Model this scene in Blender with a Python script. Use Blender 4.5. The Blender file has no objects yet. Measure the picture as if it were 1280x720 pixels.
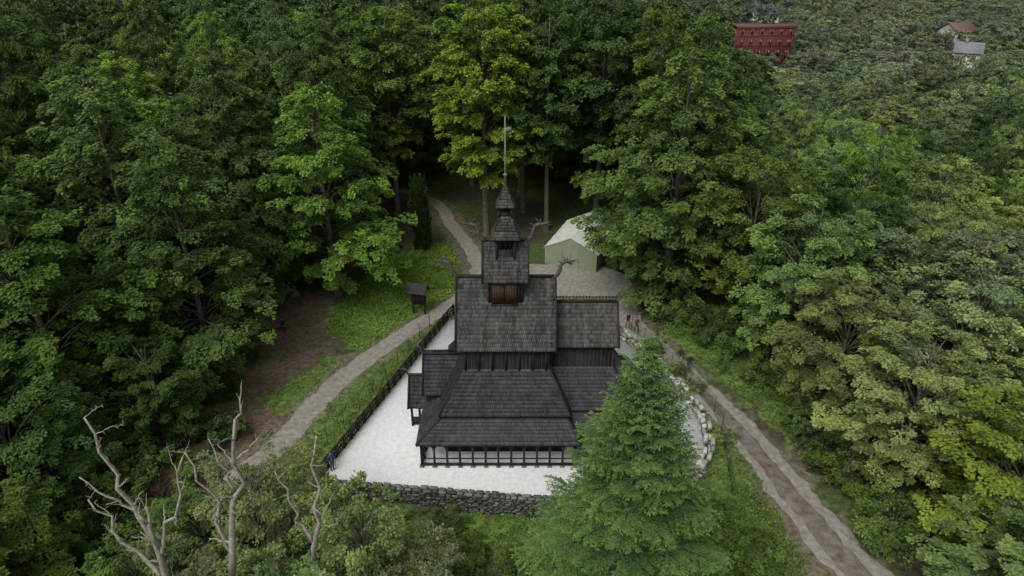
import bpy, math, random
import numpy as np
from mathutils import Vector, Matrix
sc=bpy.context.scene
sc.view_settings.view_transform='Standard'
try: sc.view_settings.look='None'
except Exception: pass
sc.view_settings.exposure=0
RNG=np.random.default_rng(7); random.seed(5)
U=random.uniform
# ---------------------------------------------------------------- helpers
class MB:
    def __init__(s): s.v=[];s.n=0;s.l=[];s.t=[];s.m=[];s.s=[]
    def add(s,v,f,mat=0,sh=.5):
        v=np.asarray(v,dtype=np.float64).reshape(-1,3)
        if isinstance(f,np.ndarray):
            s.l.append((f+s.n).ravel()); s.t.append(np.full(len(f),f.shape[1])); k=len(f)
        else:
            s.l.append(np.array([i+s.n for q in f for i in q])); s.t.append(np.array([len(q) for q in f])); k=len(f)
        s.m.append(np.full(k,mat)); s.v.append(v)
        s.s.append(np.broadcast_to(np.asarray(sh,dtype=np.float64),(len(v),)).copy()); s.n+=len(v)
    def box(s,x0,x1,y0,y1,z0,z1,mat=0,sh=.5):
        s.add([(x0,y0,z0),(x1,y0,z0),(x1,y1,z0),(x0,y1,z0),(x0,y0,z1),(x1,y0,z1),(x1,y1,z1),(x0,y1,z1)],
          [(0,3,2,1),(4,5,6,7),(0,1,5,4),(1,2,6,5),(2,3,7,6),(3,0,4,7)],mat,sh)
    def beam(s,a,b,w,h=None,mat=0,sh=.5):
        a=Vector(a);b=Vector(b);h=h or w;d=(b-a).normalized()
        up=Vector((0,0,1)) if abs(d.z)<.95 else Vector((0,1,0))
        r=d.cross(up).normalized()*w/2; u=r.normalized().cross(d).normalized()*h/2
        v=[a-r-u,a+r-u,a+r+u,a-r+u,b-r-u,b+r-u,b+r+u,b-r+u]
        s.add([tuple(q) for q in v],[(0,1,2,3),(7,6,5,4),(0,4,5,1),(1,5,6,2),(2,6,7,3),(3,7,4,0)],mat,sh)
    def tube(s,pts,rad,n=7,mat=0,sh=.5):
        pts=[Vector(p) for p in pts]; vs=[];N=len(pts);prev=None
        for i,p in enumerate(pts):
            d=(pts[min(i+1,N-1)]-pts[max(i-1,0)]).normalized()
            if prev is None:
                prev=d.orthogonal().normalized()
            prev=(prev-d*prev.dot(d)).normalized(); q=d.cross(prev)
            for k in range(n):
                a=2*math.pi*k/n
                vs.append(tuple(p+(prev*math.cos(a)+q*math.sin(a))*rad[i]))
        f=[(i*n+k,i*n+(k+1)%n,(i+1)*n+(k+1)%n,(i+1)*n+k) for i in range(N-1) for k in range(n)]
        f.append(tuple(range(n-1,-1,-1))); f.append(tuple((N-1)*n+k for k in range(n)))
        s.add(vs,f,mat,sh)
    def mesh(s,name,mats,smooth=False):
        me=bpy.data.meshes.new(name)
        v=np.concatenate(s.v);l=np.concatenate(s.l);t=np.concatenate(s.t)
        me.vertices.add(len(v)); me.vertices.foreach_set('co',v.ravel())
        me.loops.add(len(l)); me.loops.foreach_set('vertex_index',l.astype(np.int32))
        me.polygons.add(len(t)); st=np.concatenate([[0],np.cumsum(t)[:-1]])
        me.polygons.foreach_set('loop_start',st.astype(np.int32))
        me.polygons.foreach_set('material_index',np.concatenate(s.m).astype(np.int32))
        if smooth: me.polygons.foreach_set('use_smooth',np.ones(len(t),dtype=bool))
        me.update(calc_edges=True)
        a=me.attributes.new('shade','FLOAT','POINT'); a.data.foreach_set('value',np.concatenate(s.s).astype(np.float32))
        for m in mats: me.materials.append(m)
        return me
    def obj(s,name,mats,parent=None,smooth=False,loc=None):
        o=bpy.data.objects.new(name,s.mesh(name,mats,smooth)); sc.collection.objects.link(o)
        if parent: o.parent=parent
        if loc: o.location=loc
        return o
def empty(name,loc=(0,0,0),rz=0):
    o=bpy.data.objects.new(name,None); o.location=loc; o.rotation_euler=(0,0,rz); sc.collection.objects.link(o); return o
def nz(x,y,s=1.0,o=0.0):
    x=np.asarray(x)*s+o;y=np.asarray(y)*s-o*1.7
    return (np.sin(x*1.3+1.7*np.sin(y*.9))+np.sin(y*1.7+1.3*np.sin(x*1.1+2))+.6*np.sin(x*3.1+y*2.3)+.5*np.sin(y*4.3-x*3.7+1))/3.1
def sm(t):
    t=np.clip(t,0,1); return t*t*(3-2*t)
# ---------------------------------------------------------------- materials
def mat(name,col,rough=.85,nscale=4.0,namt=.35,bump=.15,shade=0.0,col2=None,spec=.3,bscale=None,detail=8,lo=.35,hi=.65):
    m=bpy.data.materials.new(name); m.use_nodes=True; nt=m.node_tree; N=nt.nodes;L=nt.links
    b=N['Principled BSDF']; b.inputs['Roughness'].default_value=rough; b.inputs['Specular IOR Level'].default_value=spec
    tc=N.new('ShaderNodeTexCoord'); no=N.new('ShaderNodeTexNoise'); no.inputs['Scale'].default_value=nscale; no.inputs['Detail'].default_value=detail; no.inputs['Roughness'].default_value=.65
    L.new(tc.outputs['Object'],no.inputs['Vector'])
    mx=N.new('ShaderNodeMix'); mx.data_type='RGBA'
    c2=col2 or tuple(c*(1-namt) for c in col); c1=col if col2 else tuple(c*(1+namt) for c in col)
    mx.inputs[6].default_value=(*c2,1); mx.inputs[7].default_value=(*c1,1)
    mr=N.new('ShaderNodeMapRange'); mr.inputs[1].default_value=lo; mr.inputs[2].default_value=hi
    L.new(no.outputs['Fac'],mr.inputs[0]); L.new(mr.outputs[0],mx.inputs[0]); out=mx.outputs[2]
    if shade:
        at=N.new('ShaderNodeAttribute'); at.attribute_name='shade'
        m2=N.new('ShaderNodeMapRange'); m2.inputs[3].default_value=1-shade; m2.inputs[4].default_value=1+shade
        L.new(at.outputs['Fac'],m2.inputs[0])
        vm=N.new('ShaderNodeVectorMath'); vm.operation='SCALE'; L.new(out,vm.inputs[0]); L.new(m2.outputs[0],vm.inputs['Scale']); out=vm.outputs[0]
    L.new(out,b.inputs['Base Color'])
    if bump:
        n2=N.new('ShaderNodeTexNoise'); n2.inputs['Scale'].default_value=bscale or nscale*5; n2.inputs['Detail'].default_value=4
        L.new(tc.outputs['Object'],n2.inputs['Vector'])
        bp=N.new('ShaderNodeBump'); bp.inputs['Strength'].default_value=bump; bp.inputs['Distance'].default_value=.05
        L.new(n2.outputs['Fac'],bp.inputs['Height']); L.new(bp.outputs[0],b.inputs['Normal'])
    return m
def foliage(name,trans=.28):
    m=bpy.data.materials.new(name); m.use_nodes=True; nt=m.node_tree;N=nt.nodes;L=nt.links
    N.remove(N['Principled BSDF']); b=N.new('ShaderNodeBsdfDiffuse')
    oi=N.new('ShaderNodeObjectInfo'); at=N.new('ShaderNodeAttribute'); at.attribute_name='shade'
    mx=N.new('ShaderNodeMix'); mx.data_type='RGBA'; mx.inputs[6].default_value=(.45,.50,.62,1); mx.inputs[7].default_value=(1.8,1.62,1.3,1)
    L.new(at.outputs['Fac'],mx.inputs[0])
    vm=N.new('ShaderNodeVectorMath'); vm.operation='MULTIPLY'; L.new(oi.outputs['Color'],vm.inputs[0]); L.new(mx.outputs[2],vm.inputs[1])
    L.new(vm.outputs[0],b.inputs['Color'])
    tr=N.new('ShaderNodeBsdfTranslucent'); L.new(vm.outputs[0],tr.inputs['Color'])
    ms=N.new('ShaderNodeMixShader'); ms.inputs[0].default_value=trans
    L.new(b.outputs[0],ms.inputs[1]); L.new(tr.outputs[0],ms.inputs[2]); L.new(ms.outputs[0],N['Material Output'].inputs['Surface'])
    return m
M_leaf=foliage('leaf'); M_bark=mat('bark',(.11,.095,.075),.95,3,.4,.5,bscale=9)
M_palebark=mat('dead_wood',(.27,.245,.20),.9,5,.4,.3)
M_shU=mat('shingle_weathered',(.070,.065,.060),.8,1.2,.3,.2,shade=.6)
M_shL=mat('shingle_tarred',(.040,.040,.044),.6,1.5,.25,.2,shade=.55)
M_wood=mat('tarred_wood',(.022,.018,.016),.75,3,.4,.3,shade=.4)
M_grey=mat('weathered_carving',(.075,.065,.057),.8,5,.4,.3)
M_brown=mat('brown_wood',(.06,.033,.02),.7,4,.4,.2,shade=.3)
M_white=mat('white_gravel',(.66,.67,.66),.95,3.5,.06,.8,bscale=16,col2=(.52,.53,.51),lo=.3,hi=.6)
M_path=mat('gravel_path',(.29,.275,.245),.95,2.2,.2,.8,bscale=12,col2=(.175,.16,.13))
M_mud=mat('mud',(.09,.077,.064),.85,1.4,.2,.8,bscale=9,col2=(.19,.17,.145))
M_stone=mat('stone',(.115,.115,.10),.9,3,.4,.5,shade=.55)
M_stoneL=mat('pale_stone',(.34,.34,.30),.9,3,.3,.4,shade=.5)
M_metal=mat('dark_metal',(.05,.07,.05),.5,5,.2,0)
M_pole=mat('weathered_pole',(.16,.20,.15),.6,5,.2,0)
M_tent=mat('tent_canvas',(.22,.25,.17),.8,.7,.12,.1)
M_tentw=mat('tent_roof_canvas',(.54,.57,.51),.75,.8,.12,.1)
M_mortar=mat('wall_core',(.03,.03,.025),.95,3,.3,0)
# ---------------------------------------------------------------- terrain
def H(x,y):
    x=np.asarray(x,dtype=float);y=np.asarray(y,dtype=float)
    wl=1-sm((x-11)/5)
    h=-(1.5*sm((37.5-y)/2.5)+3*sm((36-y)/16))*wl
    h=h-1.2*sm((30-y)/20)*(1-wl)
    h=h-5*sm((x-24)/35)-3*sm((x-20)/30)*sm((y-90)/60)
    h=h+3*sm((-x-28)/40)
    h=h+75*sm((y-300)/600)+40*sm((abs(x)-300)/500)
    far=sm((np.hypot(x,y-50)-28)/30)
    return h+far*nz(x,y,.07)*1.2+.06*nz(x,y,.6)*sm((np.hypot(x,y-47)-16)/8)
YARD=[(-13.6,36.9),(-6,36.1),(1.4,35.3),(8,35.2),(12.4,36.9),(14.3,39.6),(14.9,43.5),(14.0,47.2),(12.6,51.5),(10.2,55.6),(6,58.6),(0,59.6),(-6.3,59.1)]
def inpoly(x,y,P):
    r=np.zeros(np.shape(x),bool);n=len(P)
    for i in range(n):
        x0,y0=P[i];x1,y1=P[(i+1)%n]
        c=((y0>y)!=(y1>y))&(x<(x1-x0)*(y-y0)/((y1-y0)+1e-9)+x0); r^=c
    return r
def pdist(x,y,P):
    d=np.full(np.shape(x),1e9)
    for (x0,y0),(x1,y1) in zip(P[:-1],P[1:]):
        dx,dy=x1-x0,y1-y0;t=np.clip(((x-x0)*dx+(y-y0)*dy)/(dx*dx+dy*dy),0,1)
        d=np.minimum(d,np.hypot(x-x0-t*dx,y-y0-t*dy))
    return d
PL=[(-22,33),(-19.5,37),(-17.6,40.5),(-15.9,46.1),(-13.4,51.6),(-9.4,57.8),(-6.0,62.5),(-3.6,68.6),(-5.0,76),(-8.0,84),(-10.2,91),(-16,97),(-26,100)]
PR=[(9,67),(10.2,61.5),(12.2,57),(14.9,50),(17.5,43.2),(19.0,36.9),(20.6,30.5),(22,25),(23,18)]
G1=[(-18,57),(-13.6,53.2),(-9,59),(-6.3,63),(-5.6,70),(-8,78),(-12,76),(-15.5,70),(-18,64)]
G2=[(-13.8,36),(-17,40.5),(-14.5,48),(-8.5,57.5),(-5,62),(-2,62),(-6.3,58.5)]
G3=[(-21,46),(-17.2,43.8),(-14.8,50.5),(-17,53)]
G4=[(12,29),(14.5,40),(15.2,44.5),(12.4,54),(13,54.5),(16.5,45),(17.8,38),(17.8,28)]
G5=[(20,44),(16,54),(12.7,61.5),(18,62),(23,48),(21.5,40)]
G6=[(-16,35.6),(-6,35.4),(8,34.4),(17,36),(19,24),(-13,22),(-13,28)]
B1=[(-27,40),(-27,60),(-20,69),(-14,78),(-11,76),(-15.5,69),(-17.5,62),(-17.5,56),(-14.5,50),(-17.5,43),(-21,36)]
B2=[(-30,22),(-15,24),(-17,33),(-20,38),(-28,38)]
B3=[(-44,20),(-29,20),(-27,39),(-44,42)]
def axis(lo,a,b,hi,st):
    m=np.arange(a,b,st); r=[b];s=st
    while r[-1]<hi: s*=1.18; r.append(r[-1]+s)
    l=[a];s=st
    while l[-1]>lo: s*=1.18; l.append(l[-1]-s)
    return np.array(l[:0:-1]+list(m)+r)
xs=axis(-1500,-42,44,1500,.4); ys=axis(-300,20,112,2500,.4)
XX,YY=np.meshgrid(xs,ys); ZZ=H(XX,YY)
yd=inpoly(XX,YY,YARD); ZZ=np.where(yd,np.minimum(ZZ,0)-.25,ZZ)
nx,ny=len(xs),len(ys)
idx=np.arange(nx*ny).reshape(ny,nx)
q=np.stack([idx[:-1,:-1],idx[:-1,1:],idx[1:,1:],idx[1:,:-1]],-1).reshape(-1,4)
g=MB(); g.add(np.stack([XX,YY,ZZ],-1).reshape(-1,3),q)
jx=XX+.9*nz(XX,YY,1.1,3)+.4*nz(XX,YY,3.1,1); jy=YY+.9*nz(XX,YY,1.2,9)+.4*nz(XX,YY,2.9,5)
C=np.empty(XX.shape+(4,)); C[...,3]=1
floor=np.array([.055,.047,.028]);moss=np.array([.055,.08,.022])
w=sm(.5+nz(XX,YY,.3,4))[...,None]; C[...,:3]=floor*(1-w)+moss*w
def paint(P,c,k=1.0,c2=None):
    mk=inpoly(jx,jy,P); cc=np.array(c)[None]
    if c2 is not None:
        t=sm(.5+1.3*nz(XX,YY,.55,6))[mk][:,None]; cc=cc*(1-t)+np.array(c2)[None]*t
    C[mk,:3]=C[mk,:3]*(1-k)+cc*k
paint(B2,(.125,.066,.050),1,(.06,.07,.03)); paint(B1,(.12,.085,.062),1,(.085,.072,.045))
for G in (G1,G2,G3,G4,G5): paint(G,(.11,.165,.04))
paint(G6,(.10,.145,.04))
d=np.minimum(pdist(jx,jy,PL),pdist(jx,jy,PR)+.1)
mk=d<1.9; C[mk,:3]=C[mk,:3]*.45+np.array((.15,.13,.10))*.55
mk=(XX>14)&(XX<22)&(YY<40)&(jx>17)&(jx<21.5); C[mk,:3]=np.array((.12,.105,.07))
g_me=g.mesh('ground',[])
ca=g_me.color_attributes.new('gcol','FLOAT_COLOR','POINT'); ca.data.foreach_set('color',C.reshape(-1).astype(np.float32))
gm=mat('ground',(.05,.05,.03),.95,2.2,.4,.7,bscale=5)
N=gm.node_tree.nodes;L=gm.node_tree.links
at=N.new('ShaderNodeVertexColor'); at.layer_name='gcol'
mrs=[n for n in N if n.type=='MAP_RANGE'][0]; mrs.inputs[3].default_value=.5; mrs.inputs[4].default_value=1.5
vm=N.new('ShaderNodeVectorMath'); vm.operation='SCALE'; L.new(at.outputs[0],vm.inputs[0]); L.new(mrs.outputs[0],vm.inputs['Scale']); L.new(vm.outputs[0],N['Principled BSDF'].inputs['Base Color'])
g_me.materials.append(gm)
go=bpy.data.objects.new('ground',g_me); sc.collection.objects.link(go)
# paths
def resample(P,st):
    out=[];P=[Vector((*p,0)) for p in P];n=len(P)
    for i in range(n-1):
        p0=P[max(i-1,0)];p1=P[i];p2=P[i+1];p3=P[min(i+2,n-1)]
        k=max(2,int((p2-p1).length/st))
        for j in range(k):
            t=j/k; out.append(.5*((2*p1)+(p2-p0)*t+(2*p0-5*p1+4*p2-p3)*t*t+(3*p1-p0-3*p2+p3)*t**3))
    out.append(P[-1]); return out
def strip(name,P,wf,off,m,dz=.04,rag=.22):
    c=resample(P,.45);vs=[];K=9
    for i,p in enumerate(c):
        d=(c[min(i+1,len(c)-1)]-c[max(i-1,0)]).normalized(); nn=Vector((-d.y,d.x,0)); w=wf(i/len(c))
        a=w*(1+rag*float(nz(i*.45,3,1.1,off)))+U(-.06,.06);b=w*(1+rag*float(nz(i*.45,9,1.3,off)))+U(-.06,.06)
        for k in range(K):
            t=k/(K-1); q=p+nn*(-a*(1-t)+b*t) + nn*off; e=.09 if k in(0,K-1) else 0
            vs.append((q.x,q.y,float(H(q.x,q.y))+dz-e))
    f=[(i*K+k,i*K+k+1,(i+1)*K+k+1,(i+1)*K+k) for i in range(len(c)-1) for k in range(K-1)]
    b=MB();b.add(vs,f);return b.obj(name,[m],smooth=True)
strip('gravel_path',PL,lambda t:1.2-.35*t,0,M_path)
strip('gravel_path',PR,lambda t:1.25+1.2*t*t,0,M_path)
strip('muddy_track',PR[3:],lambda t:.45+.8*t,-.15,M_mud,.075,.25)
def flatpoly(name,P,z,m,thick=.0,st=.5):
    c=resample(P+[P[0]],st)[:-1]; n=len(c); cx=sum(p.x for p in c)/n;cy=sum(p.y for p in c)/n
    vs=[];R=[1,.8,.55,.25]
    for r in R:
        for i,p in enumerate(c):
            j=1+(.02*math.sin(i*1.7)+.015*math.sin(i*.6) if r==1 and not thick else 0)
            vs.append((cx+(p.x-cx)*r*j,cy+(p.y-cy)*r*j,z))
    vs.append((cx,cy,z)); f=[]
    for k in range(3):
        for i in range(n): f.append((k*n+i,k*n+(i+1)%n,(k+1)*n+(i+1)%n,(k+1)*n+i))
    for i in range(n): f.append((3*n+i,3*n+(i+1)%n,4*n))
    b=MB();b.add(vs,f);return b.obj(name,[m])
flatpoly('gravel_plaza',[(-4.2,66),(0,61.6),(6,60.3),(11,58),(13.2,60),(13,67),(11,70.5),(3,71.5),(-4,72)],.075,M_path)
def poly_sharp(name,P,z,m,thick):
    n=len(P);b=MB()
    b.add([(x,y,z) for x,y in P]+[(x,y,z-thick) for x,y in P],[tuple(range(n))]+[(n+i,n+(i+1)%n,(i+1)%n,i) for i in range(n)]);return b.obj(name,[m])
poly_sharp('white_gravel_yard',YARD,.06,M_white,1.2)
# ---------------------------------------------------------------- leaves / trees
def addleaves(mb,P,D,Nn,Lg,W,sh,mi):
    D=D/np.linalg.norm(D,axis=1,keepdims=True); S=np.cross(D,Nn); S/=np.linalg.norm(S,axis=1,keepdims=True)+1e-9
    Lg=np.asarray(Lg)[:,None];W=np.asarray(W)[:,None]; up=np.cross(S,D)
    v=np.stack([P,P+D*Lg*.5+S*W*.5+up*W*.08,P+D*Lg,P+D*Lg*.5-S*W*.5+up*W*.08],1).reshape(-1,3)
    mb.add(v,np.arange(len(P)*4).reshape(-1,4),mi,np.repeat(sh,4))
def make_tree(name,Ht,R,cb,nl,nspray,nleaf,ll,seed,prof='beech',droop=.35,tr=None,spl=(.9,1.9),br=1.0):
    r=np.random.default_rng(seed); mb=MB()
    lean=r.uniform(-.5,.5,2); tr=tr or .016*Ht
    tp=lambda z:Vector((lean[0]*math.sin(z/Ht*3)*.6,lean[1]*math.sin(z/Ht*2.3)*.6,z))
    zz=[-.6,0,.6]+[Ht*k/8 for k in range(1,8)]+[Ht*.95]
    mb.tube([tp(z) for z in zz],[tr*1.7,tr*1.45,tr*1.05]+[tr*(1-.12*k) for k in range(1,8)]+[tr*.08],9,0)
    def Rp(t):
        if prof=='col': return R*(.8+.2*math.sin(t*3.1))*(1 if t<.6 else math.sqrt(max(.02,1-((t-.6)/.42)**2)))
        if prof=='pine': return R*max(.12,(1-t)**.75)*(1 if t>.1 else .8)
        if prof=='beech': return R*(.75+.25*t/.3) if t<.3 else R*max(.12,1-((t-.3)/.74)**1.55)
        return R*(.6+.4*t/.5) if t<.5 else R*math.sqrt(max(.05,1-((t-.5)/.54)**2))
    P=[];D=[];Nn=[];SH=[];LL=[]
    lob=[r.uniform(0,6.28) for _ in range(3)]
    limbs=[]; la_=(.16,.10,.68,1.18) if prof!='col' else (.03,.03,.9,1.1)
    for i in range(nl):
        t=((i+.5)/nl)**.9; az=i*2.39996+r.uniform(-.4,.4)
        lobe=1+la_[0]*math.sin(az*2+lob[0]+t*3)+la_[1]*math.sin(az*3+lob[1]-t*5)
        limbs.append((t,az,Rp(t)*lobe*r.uniform(la_[2],la_[3])))
    tot=sum(l[2] for l in limbs)
    for t,az,Rl in limbs:
        ze=(cb+(1-cb)*t)*Ht+r.uniform(-.3,.3); rise=Rl*(.1+1.1*t) if prof!='pine' else Rl*.1
        if prof=='col': rise=Rl*1.2
        z0=max(ze-rise,.1*Ht if prof!='col' else .02*Ht); dirh=Vector((math.cos(az),math.sin(az),0)); a=tp(min(z0,Ht*.93))
        def pt(u): return a+dirh*Rl*u+Vector((0,0,(ze-z0)*(1-(1-u)**1.6)-.14*Rl*u*u))
        us=[0,.25,.5,.75]; r0=min(tr*.35,.03+Rl*.011)*br
        mb.tube([pt(u) for u in us],[r0,r0*.75,r0*.5,.012],5,0)
        k=max(3,int(nspray*Rl/tot)); bsh=r.normal(0,.12)
        lat=Vector((-dirh.y,dirh.x,0))
        for _ in range(k):
            u=r.uniform(.10,1)**.6; p=pt(u)+lat*(r.uniform(-1,1)*.42*Rl*u)+Vector((0,0,r.normal(0,.22)))
            aa=az+r.normal(0,.55)+(p-pt(u)).dot(lat)*.25/max(Rl,.5); ls=r.uniform(*spl)*(.75+.25*u)
            d=np.array([math.cos(aa),math.sin(aa),0]); la=np.array([-d[1],d[0],0])
            n=int(nleaf*r.uniform(.7,1.3)); A=r.random(n)**.7; B=r.uniform(-1,1,n)*.55*(1-.65*A)
            oa=.35 if prof=='col' else 1.0
            pp=np.array(p)[None]+d*(A*ls*oa)[:,None]+la*(B*ls*oa)[:,None]
            dr=droop*r.uniform(.5,1.4)
            pp[:,2]+=r.normal(0,.09,n)-dr*A*A*ls + (1.1*A*ls if prof=='col' else 0) - .25*np.abs(B)*ls
            dd=d[None]*np.cos(B*1.6)[:,None]+la[None]*np.sin(B*1.6)[:,None]+r.normal(0,.35,(n,3)); dd[:,2]-=dr*A*.9
            if prof=='col': dd[:,2]+=2.2
            nn=np.array([0,0,1.])+d*(.35 if prof!='col' else 1.5)+r.normal(0,.38,(n,3))
            P.append(pp);D.append(dd);Nn.append(nn)
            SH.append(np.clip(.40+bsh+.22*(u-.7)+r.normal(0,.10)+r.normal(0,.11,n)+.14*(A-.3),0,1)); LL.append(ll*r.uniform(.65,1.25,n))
    P=np.concatenate(P);D=np.concatenate(D);Nn=np.concatenate(Nn);LL=np.concatenate(LL)
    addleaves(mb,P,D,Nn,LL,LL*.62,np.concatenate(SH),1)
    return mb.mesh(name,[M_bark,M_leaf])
def make_spruce(name,Ht,R,nw,nb,st,tl,seed,tw=.34,cb=.03):
    r=np.random.default_rng(seed); mb=MB()
    zz=[Ht*k/10 for k in range(11)]; zz[0]=-.8
    mb.tube([(0,0,z) for z in zz],[.02*Ht*(1-.095*k)*.8 for k in range(11)],9,0)
    P=[];D=[];Nn=[];SH=[];LL=[]
    for i in range(nw):
        t=(i/nw)**.92; z=Ht*(cb+(1-cb)*t)*.995; Lb=max(.18,R*(1-t)**.88)
        n=nb if t<.85 else max(4,nb-3)
        for j in range(n):
            az=2*math.pi*(j+.5*(i%2))/n+r.uniform(-.3,.3); L_=Lb*r.uniform(.66,1.16)
            zb=z+r.uniform(-.25,.25)*min(1,Lb); el=.1+.75*t**2.5
            d=np.array([math.cos(az),math.sin(az),0]); la=np.array([-d[1],d[0],0])
            f=lambda u:np.array([0,0,zb])+d*L_*u+np.array([0,0,L_*(el*u-.42*u*u*(1-t*.8)+.22*u**3)])
            mb.tube([f(u) for u in (0,.3,.6,.9)],[.012*L_+.01,.01*L_+.006,.006*L_+.004,.006],4,0)
            bs=r.normal(0,.10); k=max(3,int(L_/st))
            for q in range(k+1):
                u=.12+.88*q/k; b=f(u)
                for sgn in ((-1,1) if q<k else (0,)):
                    l2=(tw*L_*(1-u)**.6*min(1,u*3)+.16)*r.uniform(.7,1.2) if q<k else .25
                    a2=sgn*r.uniform(.7,1.1); td=d*math.cos(a2)+la*math.sin(a2); td[2]=.05-.22*abs(sgn)
                    m=max(2,int(l2/(tl*.42))); A=(np.arange(m)+r.random(m))/m
                    for rep in (-1,1):
                        pp=b[None]+td[None]*(A*l2)[:,None]; pp[:,2]-=.18*l2*A*A
                        s2=np.cross(td,[0,0,1]); dd=td[None]+s2[None]*rep*r.uniform(.5,.9,m)[:,None]+r.normal(0,.15,(m,3))
                        P.append(pp);D.append(dd);Nn.append(np.array([0,0,1.])+r.normal(0,.3,(m,3)))
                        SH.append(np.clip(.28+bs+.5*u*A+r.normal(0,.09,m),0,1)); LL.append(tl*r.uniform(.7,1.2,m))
    P=np.concatenate(P);D=np.concatenate(D);Nn=np.concatenate(Nn);LL=np.concatenate(LL)
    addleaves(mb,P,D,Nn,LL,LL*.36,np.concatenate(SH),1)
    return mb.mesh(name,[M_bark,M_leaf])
HB=24.0
beech=[make_tree('beech_tree',HB,6.7,.12,70,720,85,.32,s,'beech',.42) for s in (1,2,3)]
edge=[make_tree('tall_tree',HB,5.2,.36,56,580,85,.33,s,'round',.3) for s in (11,12)]
maple=make_tree('maple_tree',HB,5.2,.30,74,900,80,.30,14,'round',.3,spl=(.8,1.5))
lowt=[make_tree('broadleaf_tree',14.0,5.2,.10,54,620,85,.25,s,'round',.28,spl=(.7,1.5)) for s in (21,22,23)]
farb=[make_tree('beech_tree_mass',HB,6.7,.3,60,330,50,.56,s,'beech',.4) for s in (4,5)]
farl=[make_tree('broadleaf_tree_mass',14.0,5.2,.2,46,280,50,.46,s,'round',.25) for s in (24,25)]
small=[make_tree('young_rowan_tree',9.0,3.2,.2,30,260,75,.2,s,'round',.2,spl=(.6,1.2)) for s in (31,32)]
pine=[make_tree('pine_tree',16.0,3.6,.15,60,420,60,.30,s,'pine',.15) for s in (41,)]
cyp=make_tree('cypress_tree',8.7,1.0,.02,90,520,60,.2,51,'col',0,spl=(.5,.9))
bush=[make_tree('shrub',2.4,1.7,.05,22,110,60,.17,s,'round',.2,spl=(.4,.8)) for s in (61,62)]
spr=make_spruce('spruce_tree',22.0,7.3,46,10,.17,.19,71)
def place(name,me,x,y,s,sz,col,z=None,rz=None,parent=None):
    o=bpy.data.objects.new(name,me); sc.collection.objects.link(o)
    zz=float(H(x,y)) if z is None else z
    o.location=(x,y,zz-.05); o.scale=(s,s,sz); o.rotation_euler=(0,0,U(0,6.28) if rz is None else rz); 
    k=U(.82,1.22); o.color=(col[0]*k*U(.9,1.15),col[1]*k,col[2]*k*U(.85,1.15),1)
    if parent: o.parent=parent
    return o
DK=(.070,.122,.040);MD=(.100,.168,.048);BR=(.160,.262,.052);LM=(.200,.325,.055);GR=(.165,.235,.100);RG=(.185,.275,.095);PN=(.13,.18,.10)
keys=[]
def key(x,y,zt,R,kind,col):
    keys.append((x,y,R)); g0=float(H(x,y)); h=zt-g0
    if kind=='b': me,hh,rr,nm=random.choice(beech),HB,6.5,'beech_tree'
    elif kind=='e': me,hh,rr,nm=random.choice(edge),HB,5.2,'tall_tree'
    elif kind=='m': me,hh,rr,nm=maple,HB,5.2,'maple_tree'
    elif kind=='l': me,hh,rr,nm=random.choice(lowt),14.,5.2,'broadleaf_tree'
    elif kind=='f': me,hh,rr,nm=random.choice(farl),14.,5.2,'broadleaf_tree'
    elif kind=='s': me,hh,rr,nm=random.choice(small),9.,3.2,'young_rowan_tree'
    place(nm,me,x,y,R/rr,h/hh,col)
HZ=(.19,.235,.16)  # leaf colour of far trees with the pale distance haze put in
for k in [(-3.2,80,28,5.8,'m',LM),(4.4,81.5,26.5,4.6,'e',MD),(1.5,88,29,5,'e',MD),(16.2,65.5,25.5,7.4,'b',MD),(11,85,29,6,'e',DK),(16,78,28,6,'b',MD),(22,73,24,6,'b',MD),
 (-18.5,65,22.5,6.4,'b',BR),(-26.5,51,21,6,'b',MD),(-34,57,25,7,'b',MD),(-28,64,25,6.3,'b',DK),(-34,43,20,6.3,'b',MD),(-42,49,24,7,'b',DK),(-40,34,17,6,'b',MD),
 (-32.5,34.5,11,4.6,'l',DK),(-31,28.5,7,4.0,'l',MD),(-36.5,27.5,11,4.6,'l',DK),(-26.5,41.5,8.5,3.6,'l',DK),
 (-21,76,27,6,'b',DK),(-15.5,88,27,5.6,'e',MD),(-20,98,29,6,'b',DK),(-6,98,28,5.2,'e',DK),(-12,106,28,6,'b',DK),
 (25.5,53,15,5.2,'l',RG),(23,60.5,17,5.5,'l',MD),(25.5,45,12,4.8,'l',GR),(27.5,38,11.5,4.8,'l',RG),(30.5,31,11,5,'l',BR),(34,43,14.5,5.5,'l',GR),(27.5,25,8,4.2,'l',RG),(35,35.5,12.5,5.0,'l',RG),
 (-8.3,26.5,8.8,3.0,'s',RG),(-14.8,29.5,8.6,3.3,'s',GR),(-12,24,7,2.8,'s',RG),(-18.5,30,5,3,'s',MD),(-11.5,29.5,6,2.6,'s',RG),(-5,26,6.2,2.4,'s',GR),(-21,27,5,3,'s',MD),(-18,25.5,6,2.8,'s',GR),
 (57,187,5.4,4.5,'f',HZ),(62.5,184,5.7,4.5,'f',HZ),(69,186,5.2,4.5,'f',HZ),(75.5,186,5.8,4.5,'f',HZ),(81,189,7,4.5,'f',HZ),(57,198,7,4.2,'f',HZ),(113,178,6.0,4.5,'f',HZ),(119,176,5.6,4.5,'f',HZ),(145,189,4.8,4.6,'f',HZ),(152,188,4.4,4.6,'f',HZ),(72,218,8.0,4.5,'f',HZ),(79,218,8.3,4.5,'f',HZ),(88,215,9,5,'f',HZ)]: key(*k)
place('spruce_tree',spr,6.3,26.6,1.0,1.0,(.155,.235,.075),rz=.4)
place('cypress_tree',cyp,-10.6,75.8,1.0,1.0,(.06,.11,.04))
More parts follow.
